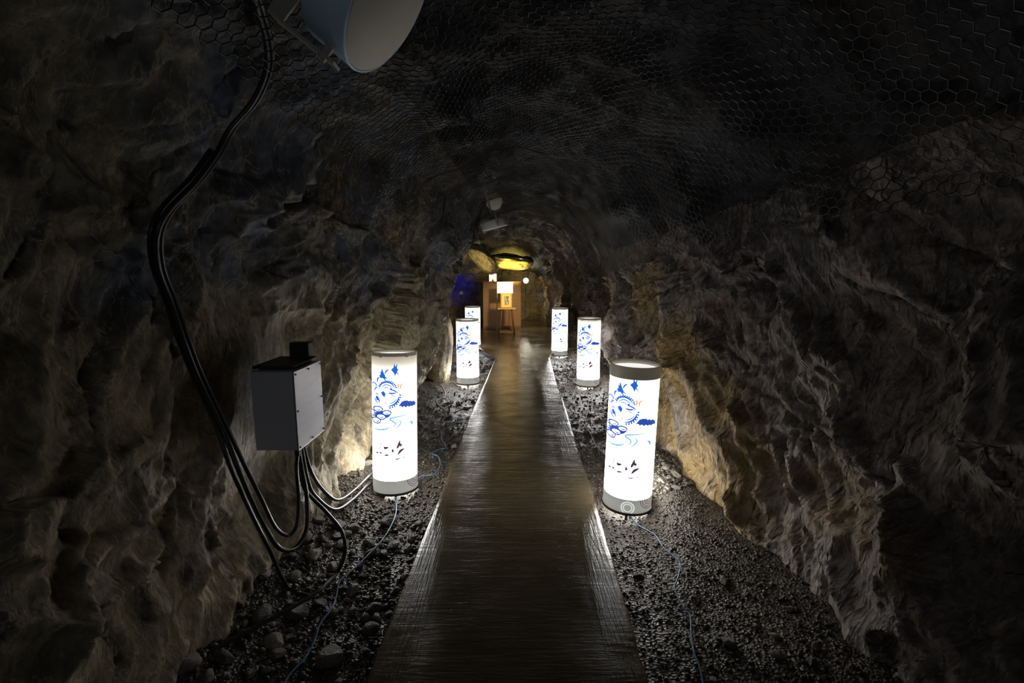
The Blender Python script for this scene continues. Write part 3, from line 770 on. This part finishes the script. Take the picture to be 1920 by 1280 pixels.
# ------------------------------------------------------------------ ceiling lamps
M_LFACE = mat('lamp_cream_face', (.62, .58, .50), .65, spec=.3); N = NT(M_LFACE); v = N.coords()
N.l(N.mix(N.noise(v, 14, 5, .6), (.80, .76, .67), (.66, .63, .55)), N.b.inputs['Base Color'])
M_LSIDE = mat('lamp_blue_white_side', (.62, .80, 1.0), .4)
M_LBRK = mat('lamp_bracket', (.40, .38, .31), .5, .3)
R_ = cam.rotation_euler.to_matrix()
def camdir(x, y, z): return R_ @ Vector((x, y, z))
def drum(loc, normal, dia, depth, label, group=None, side=M_LSIDE, spin=0.0, yoke=.0):
    q = Vector(normal).normalized().to_track_quat('Z', 'Y'); q.rotate(Matrix.Rotation(0, 3, 'Z'))
    root = empty('ceiling_lamp', loc, label, 'lamp', group); root.rotation_mode = 'QUATERNION'; root.rotation_quaternion = q
    if yoke:
        ql = q.inverted() @ camdir(-.62, -.78, 0); spin = math.atan2(ql.y, ql.x)
    r = dia / 2
    MB().lathe([(.001, -depth), (r * .9, -depth), (r * .985, -depth * .9), (r * .99, -depth * .12), (r, 0), (r * .985, .004), (r * .95, .002)], 64).build('housing', side, root, True)
    MB().lathe([(r * .955, .001), (r * .93, .006), (.001, .008)], 64).build('diffuser', M_LFACE, root, True)
    b = MB()
    for s in (-1, 1):
        c_, s__ = math.cos(spin), math.sin(spin)
        def T(x, y, z): return (x * c_ - y * s__, x * s__ + y * c_, z)
        b.bar(T(s * (r + .02), 0, -.01), T(s * (r + .02), 0, -depth * 1.5), .035, .006)
        b.bar(T(s * (r - .01), 0, -depth * .4), T(s * (r + .03), 0, -depth * .4), .018, n=8)
    b.bar(T(-(r + .02), 0, -depth * 1.5), T(r + .02, 0, -depth * 1.5), .006, .035)
    b.build('bracket', M_LBRK, root)
    MB().bar((0, 0, -depth), (0, 0, -depth * 1.5 - .25), .022, n=10).build('stem', M_LBRK, root)
    return root
drum(at(728, 12, 1.02), camdir(.787, -.594, -.119), .285, .105, 'large round cream faced lamp hanging from roof at the top edge', side=M_LSIDE, yoke=1)
drum(at(928, 427, 5.0), camdir(.25, -.95, -.20), .28, .085, 'white drum lamp hanging below the far net, lower of the two small ones', 'small ceiling lamps', side=mat('lamp_white_side', (.85, .85, .8), .5))
drum(at(927, 378, 6.2), camdir(.35, -.35, .80), .22, .06, 'small round grey lamp on the far ceiling, upper of the two small ones', 'small ceiling lamps', side=mat('lamp_grey_side', (.6, .6, .56), .5))

# ------------------------------------------------------------------ wire net over the roof
def net():
    c = .047; dy = c * math.sqrt(3) / 2
    tl, tr = 2.2, 8.1
    # arc length per t is about .62 m on average
    tt = np.linspace(tl, tr, 200)
    p, _ = prof(tt, np.full(200, 3.0)); s = np.concatenate([[0], np.cumsum(np.linalg.norm(np.diff(p, axis=0), axis=1))])
    Ls = s[-1]; ymax = 8.3; y0 = -.2
    a = c / math.sqrt(3)      # hexagon side
    key = {}; V = []; E = []
    def vid(x, y):
        k = (round(x * 2000), round(y * 2000))
        if k not in key: key[k] = len(V); V.append((x, y))
        return key[k]
    ni = int(Ls / c) + 2; nj = int((ymax - y0) / (1.5 * a)) + 2
    for j in range(nj):
        cy = y0 + j * 1.5 * a
        for i in range(ni):
            cx = i * c + (c / 2 if j % 2 else 0)
            top, ur, lr = (cx, cy + a), (cx + c / 2, cy + a / 2), (cx + c / 2, cy - a / 2)
            A, B, D = vid(*top), vid(*ur), vid(*lr)
            E += [(A, B), (B, D), (A, vid(cx - c / 2, cy + a / 2))]
    V = np.array(V); E = np.array(E)
    # stretch the strip a little so the cells are irregular
    Q = np.stack([V[:, 0] * 2.2, V[:, 1] * 2.2, np.zeros(len(V))], 1)
    V = V + .016 * np.stack([gnoise(Q, 900), gnoise(Q, 901)], 1)
    t = np.interp(np.clip(V[:, 0], 0, Ls), s, tt); Y = V[:, 1]
    tb_l = np.interp(Y, NETL[:, 0], NETL[:, 1]); tb_r = np.interp(Y, NETR[:, 0], NETR[:, 1])
    # roof of the net: smooth rock shape, held off the stone, with folds and sags
    p, n = prof(t, Y); P0 = np.stack([p[:, 0], Y, p[:, 1]], 1)
    gt, gy_ = np.linspace(1.8, 8.6, 170), np.arange(-.6, 9.2, .04)
    GT, GYY = np.meshgrid(gt, gy_, indexing='ij')
    q0, qn = prof(GT.ravel(), GYY.ravel()); full = shell_point(GT.ravel(), GYY.ravel())
    Dg = ((full[:, [0, 2]] - q0) * qn).sum(1).reshape(GT.shape)
    for ax in (0, 1):
        for sft in (1, 1, 2, 2):
            Dg = np.maximum(Dg, np.maximum(np.roll(Dg, sft, ax), np.roll(Dg, -sft, ax)))
    for _ in range(5):
        for ax in (0, 1): Dg = (Dg + np.roll(Dg, 1, ax) + np.roll(Dg, -1, ax)) / 3
    it = np.clip((t - gt[0]) / (gt[1] - gt[0]), 0, len(gt) - 1.001); iy = np.clip((Y - gy_[0]) / .04, 0, len(gy_) - 1.001)
    i0, j0 = it.astype(int), iy.astype(int); fi, fj = it - i0, iy - j0
    lo = (Dg[i0, j0] * (1 - fi) * (1 - fj) + Dg[i0 + 1, j0] * fi * (1 - fj) + Dg[i0, j0 + 1] * (1 - fi) * fj + Dg[i0 + 1, j0 + 1] * fi * fj)
    fold = np.abs(gnoise(np.stack([t * 1.5 + Y * .35, Y * .45, t * 0], 1), 950)) * .12 + .012 * gnoise(np.stack([t * 5, Y * 1.6, t * 0], 1), 960)
    D = lo + .012 + fold * np.clip(np.minimum(t - tb_l, tb_r - t) / .8, .12, 1)
    X = p + n * D[:, None]; P = np.stack([X[:, 0], Y, X[:, 1]], 1)
    ok = (t >= tb_l) & (t <= tb_r) & (V[:, 0] >= 0) & (V[:, 0] <= Ls)
    E = E[ok[E[:, 0]] & ok[E[:, 1]]]
    A, B = P[E[:, 0]], P[E[:, 1]]; d = B - A; L = np.linalg.norm(d, axis=1)[:, None]; g = L[:, 0] < .12; A, B, d, L = A[g], B[g], d[g], L[g]; d = d / L
    u = np.cross(d, np.array([.31, .2, .93])); u /= np.linalg.norm(u, axis=1)[:, None]; w = np.cross(d, u)
    vs = []; r = .0024
    for base_ in (A, B):
        for k in range(3):
            gq = 2 * PI * k / 3; vs.append(base_ + (u * math.cos(gq) + w * math.sin(gq)) * r)
    VV = np.stack(vs, 1).reshape(-1, 3); o = np.arange(len(A))[:, None] * 6
    F = np.concatenate([o + np.array([[k, (k + 1) % 3, 3 + (k + 1) % 3, 3 + k]]) for k in range(3)])
    return VV, F, (lambda tq, Yq: None)
NETL = np.array([(-2, 3.6), (1.45, 3.61), (1.85, 3.55), (2.4, 3.48), (2.9, 3.31), (3.08, 3.18), (3.5, 3.0), (4.0, 2.93), (4.7, 3.03), (5.4, 3.23), (6.5, 3.3), (8.5, 3.6)])
NETR = np.array([(-2, 7.38), (1.5, 7.35), (2.0, 7.27), (2.45, 7.22), (3.3, 7.29), (4.3, 7.35), (8.3, 7.64)])
M_NET = mat('black_net', (.012, .012, .012), .33, spec=.6)
VV, F, _ = net()
o = link('rockfall_net', mesh_np('rockfall_net', VV, F), M_NET)
tag(o, 'black hexagonal wire rockfall net draped under the whole roof', 'net')

# ------------------------------------------------------------------ rock post left of the second lantern, ledges of the chamber
def boulder(name, c, size, rot, material, seed, sub=5, amp=.16, **props):
    bm = bmesh.new(); bmesh.ops.create_icosphere(bm, subdivisions=sub, radius=1)
    P = np.array([v.co[:] for v in bm.verts]); F = np.array([[v.index for v in f.verts] for f in bm.faces]); bm.free()
    P = np.sign(P) * np.abs(P) ** .75
    h, cr_ = facets(P * 1.6 + seed, seed); h2, _ = facets(P * 5 + seed, seed + 9)
    P = P * (1 + amp * h + amp * .35 * h2 + amp * .3 * fbm(P * 3, 3, seed))[:, None] * np.array(size)
    P = P @ np.array(Euler(rot).to_matrix()).T + np.array(c)
    return link(name, mesh_np(name, P, F), material, **props)
c = at(826, 655, 6.5); c.z = .43
boulder('rock_post', c, (.16, .17, .60), (.0, .05, .3), M_ROCKL, 5, label='pale upright rock post left of the second left lantern', category='rock')
c = at(880, 482, 11.5)
boulder('rock_ledge', at(905, 486, 11.5), (.46, .5, .20), (0, .72, 0), M_LEDGE, 21, label='slanting golden lit rock hanging from the roof at the left', category='rock')
boulder('rock_ledge', at(955, 492, 13.1), (.62, .5, .19), (0, .08, 0), M_LEDGE, 33, label='brightly gold lit rock bulge above the lit white panel', category='rock')
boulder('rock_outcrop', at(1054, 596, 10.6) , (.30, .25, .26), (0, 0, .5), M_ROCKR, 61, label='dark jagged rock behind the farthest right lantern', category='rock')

# ------------------------------------------------------------------ far chamber furniture
M_PLY = mat('brown_board', (.26, .15, .065), .55); N = NT(M_PLY); v = N.coords((1, 1, 5))
N.l(N.mix(N.noise(v, 4, 5, .6, .5), (.30, .175, .075), (.19, .11, .05)), N.b.inputs['Base Color'])
M_WOOD = mat('stool_wood', (.16, .075, .03), .45); M_FR = mat('picture_frame_wood', (.55, .30, .08), .4)
py_ = 13.0
a_, b_ = at(906, 613, py_), at(977, 529, py_)
pt = empty('wooden_partition', ((a_.x + b_.x) / 2, py_, 0), 'brown wooden board partition standing behind the stool', 'partition')
wd = b_.x - a_.x; ht = b_.z
MB().box((0, .25, ht / 2), (wd, .5, ht), bev=.008).build('panel', M_PLY, pt)
MB().box((0, .25, ht + .012), (wd + .02, .52, .024), bev=.004).build('top_board', M_PLY, pt)
MB().box((0, -.012, .04), (wd, .02, .08), bev=.003).build('skirting', M_WOOD, pt)
sy = 11.9
def PX(x, y, Y=sy): return at(x, y, Y)
st_ = empty('wooden_stool', (PX(950, 600).x, sy, 0), 'dark wooden four legged stool carrying the framed picture', 'stool')
cx = st_.location.x; zt = PX(950, 577).z
MB().box((0, 0, zt - .014), (PX(967, 577).x - PX(933.5, 577).x, .34, .03), bev=.006).build('seat', mat('stool_seat', (.45, .27, .09), .4), st_)
wt, wb = .125, .20
for sx_ in (-1, 1):
    for sy_ in (-1, 1):
        MB().bar((sx_ * wb, sy_ * .17, 0), (sx_ * wt, sy_ * .11, zt - .02), .040, .034).build('leg', M_WOOD, st_)
for s in (-1, 1): MB().bar((-wb, s * .165, .055), (wb, s * .165, .055), .024).build('stretcher', M_FR if s < 0 else M_WOOD, st_)
for s in (-1, 1): MB().bar((s * .17, -.15, .25), (s * .17, .15, .25), .022).build('stretcher', M_WOOD, st_)
# framed picture
fl_, fr_ = PX(938.5, 570), PX(960, 551)
fw, fh = fr_.x - fl_.x, fr_.z - zt + .02
fp = empty('framed_picture', ((fl_.x + fr_.x) / 2, sy - .02, zt + .002), 'amber wooden box frame with a small dark print, standing on the stool', 'picture', rot=(0, 0, .06))
MB().box((0, .06, fh / 2), (fw, .10, fh), bev=.006).build('frame', M_FR, fp)
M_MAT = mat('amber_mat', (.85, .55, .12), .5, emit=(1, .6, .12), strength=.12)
MB().box((.0, .004, fh / 2), (fw * .80, .012, fh * .90), bev=.002).build('mat_board', M_MAT, fp)
M_PRT = mat('ink_print', (.5, .45, .3), .5); N = NT(M_PRT); v = N.coords()
N.l(N.ramp(N.noise(v, 26, 5, .7, 1.2), [(.46, (.03, .03, .03)), (.54, (.62, .58, .42))]), N.b.inputs['Base Color'])
MB().box((.01, -.004, fh * .5), (fw * .42, .005, fh * .62)).build('print', M_PRT, fp)
# lit panel on two poles
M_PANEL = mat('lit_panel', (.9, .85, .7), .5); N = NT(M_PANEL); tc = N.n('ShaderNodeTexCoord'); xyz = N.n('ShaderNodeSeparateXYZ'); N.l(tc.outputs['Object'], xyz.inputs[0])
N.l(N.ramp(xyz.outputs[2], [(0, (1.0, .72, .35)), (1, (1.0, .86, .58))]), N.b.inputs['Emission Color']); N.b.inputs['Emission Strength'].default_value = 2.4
ps = sy + .38
l_, r_, tz, bz = PX(932, 540, ps).x, PX(961.5, 540, ps).x, PX(940, 528.5, ps).z, PX(940, 549.5, ps).z
sg = empty('lit_sign_stand', ((l_ + r_) / 2, ps, 0), 'glowing blank cream panel held on thin metal poles behind the stool', 'sign')
M_POLE = mat('pale_pole', (.45, .42, .38), .35, .6)
hw = (r_ - l_) / 2
pn = MB().box((0, 0, (tz + bz) / 2), (2 * hw, .06, tz - bz), bev=.006).build('panel', M_PANEL, sg)
MB().bar((-hw, .0, .02), (-hw, .0, tz), .024, n=10).build('pole', M_POLE, sg)
MB().bar((hw, .0, .02), (hw, .0, tz), .018, n=10).build('pole', M_POLE, sg)
MB().box((-hw, 0, .012), (.16, .2, .024), bev=.004).build('base_plate', M_WOOD, sg)
MB().box((hw, 0, .012), (.12, .2, .024), bev=.004).build('base_plate', M_WOOD, sg)
# warning sign on the partition
wy = py_ + .1
wl_, wr_, wt_, wb_ = at(917, 513, wy), at(931, 513, wy), at(924, 513, wy).z, at(924, 530.5, wy).z
ws = empty('warning_sign', ((wl_.x + wr_.x) / 2, wy, ht + .02), 'small backlit white sign with yellow triangle above the partition', 'sign')
hh = wt_ - wb_; zz0 = wb_ - ht - .02
MB().box((0, 0, zz0 + hh / 2), (wr_.x - wl_.x, .06, hh), bev=.012).build('panel', mat('backlit_white', (.9, .9, .85), .5, emit=(1, .93, .75), strength=1.3), ws)
MB().bar((0, .02, -.0), (0, .02, zz0 + hh * .3), .03, n=8).build('post', M_POLE, ws)
w2 = wr_.x - wl_.x
tr_ = MB().add([(-w2 * .30, -.031, zz0 + hh * .12), (w2 * .30, -.031, zz0 + hh * .12), (0, -.031, zz0 + hh * .58)], [(0, 1, 2)]).build('triangle', mat('sign_yellow', (.8, .6, .05), .5, emit=(.9, .65, .08), strength=.7), ws)
MB().add([(-w2 * .12, -.0325, zz0 + hh * .14), (w2 * .12, -.0325, zz0 + hh * .14), (w2 * .05, -.0325, zz0 + hh * .32), (0, -.0325, zz0 + hh * .42), (-w2 * .07, -.0325, zz0 + hh * .30)], [(0, 1, 2, 3, 4)]).build('pictogram', mat('sign_black', (.02, .02, .02), .5), tr_)
# white flood lamp, blue lamp
wp = at(986, 526, 13.6)
fl2 = empty('flood_lamp', wp, 'small dazzling white lamp on the far rock right of the panels', 'lamp')
bmq = bmesh.new(); bmesh.ops.create_uvsphere(bmq, u_segments=20, v_segments=12, radius=.07); me = bpy.data.meshes.new('bulb'); bmq.to_mesh(me); bmq.free()
link('bulb', me, mat('bulb', (1, 1, 1), .5, emit=(1, .95, .82), strength=24), fl2, True)
MB().lathe([(.03, .14), (.10, .10), (.115, .02), (.10, .0)], 24, M=Matrix.Rotation(-PI / 2, 3, 'X')).build('reflector', M_DARK, fl2, True)
MB().bar((0, .13, 0), (.0, .13, -wp.z), .02, n=8).build('stand', M_DARK, fl2)
bp = at(861, 549, 13.0)
bl = empty('blue_spotlight', bp, 'tiny pale spotlight in the blue lit recess left of the lanterns', 'lamp')
MB().lathe([(.001, 0), (.045, 0), (.05, .07), (.03, .10), (.001, .10)], 20, M=Matrix.Rotation(PI / 2, 3, 'Y')).build('head', mat('lamp_pale_head', (.6, .6, .6), .4), bl, True)
MB().bar((.05, 0, 0), (.05, .0, -bp.z), .016, n=8).build('stand', M_DARK, bl)
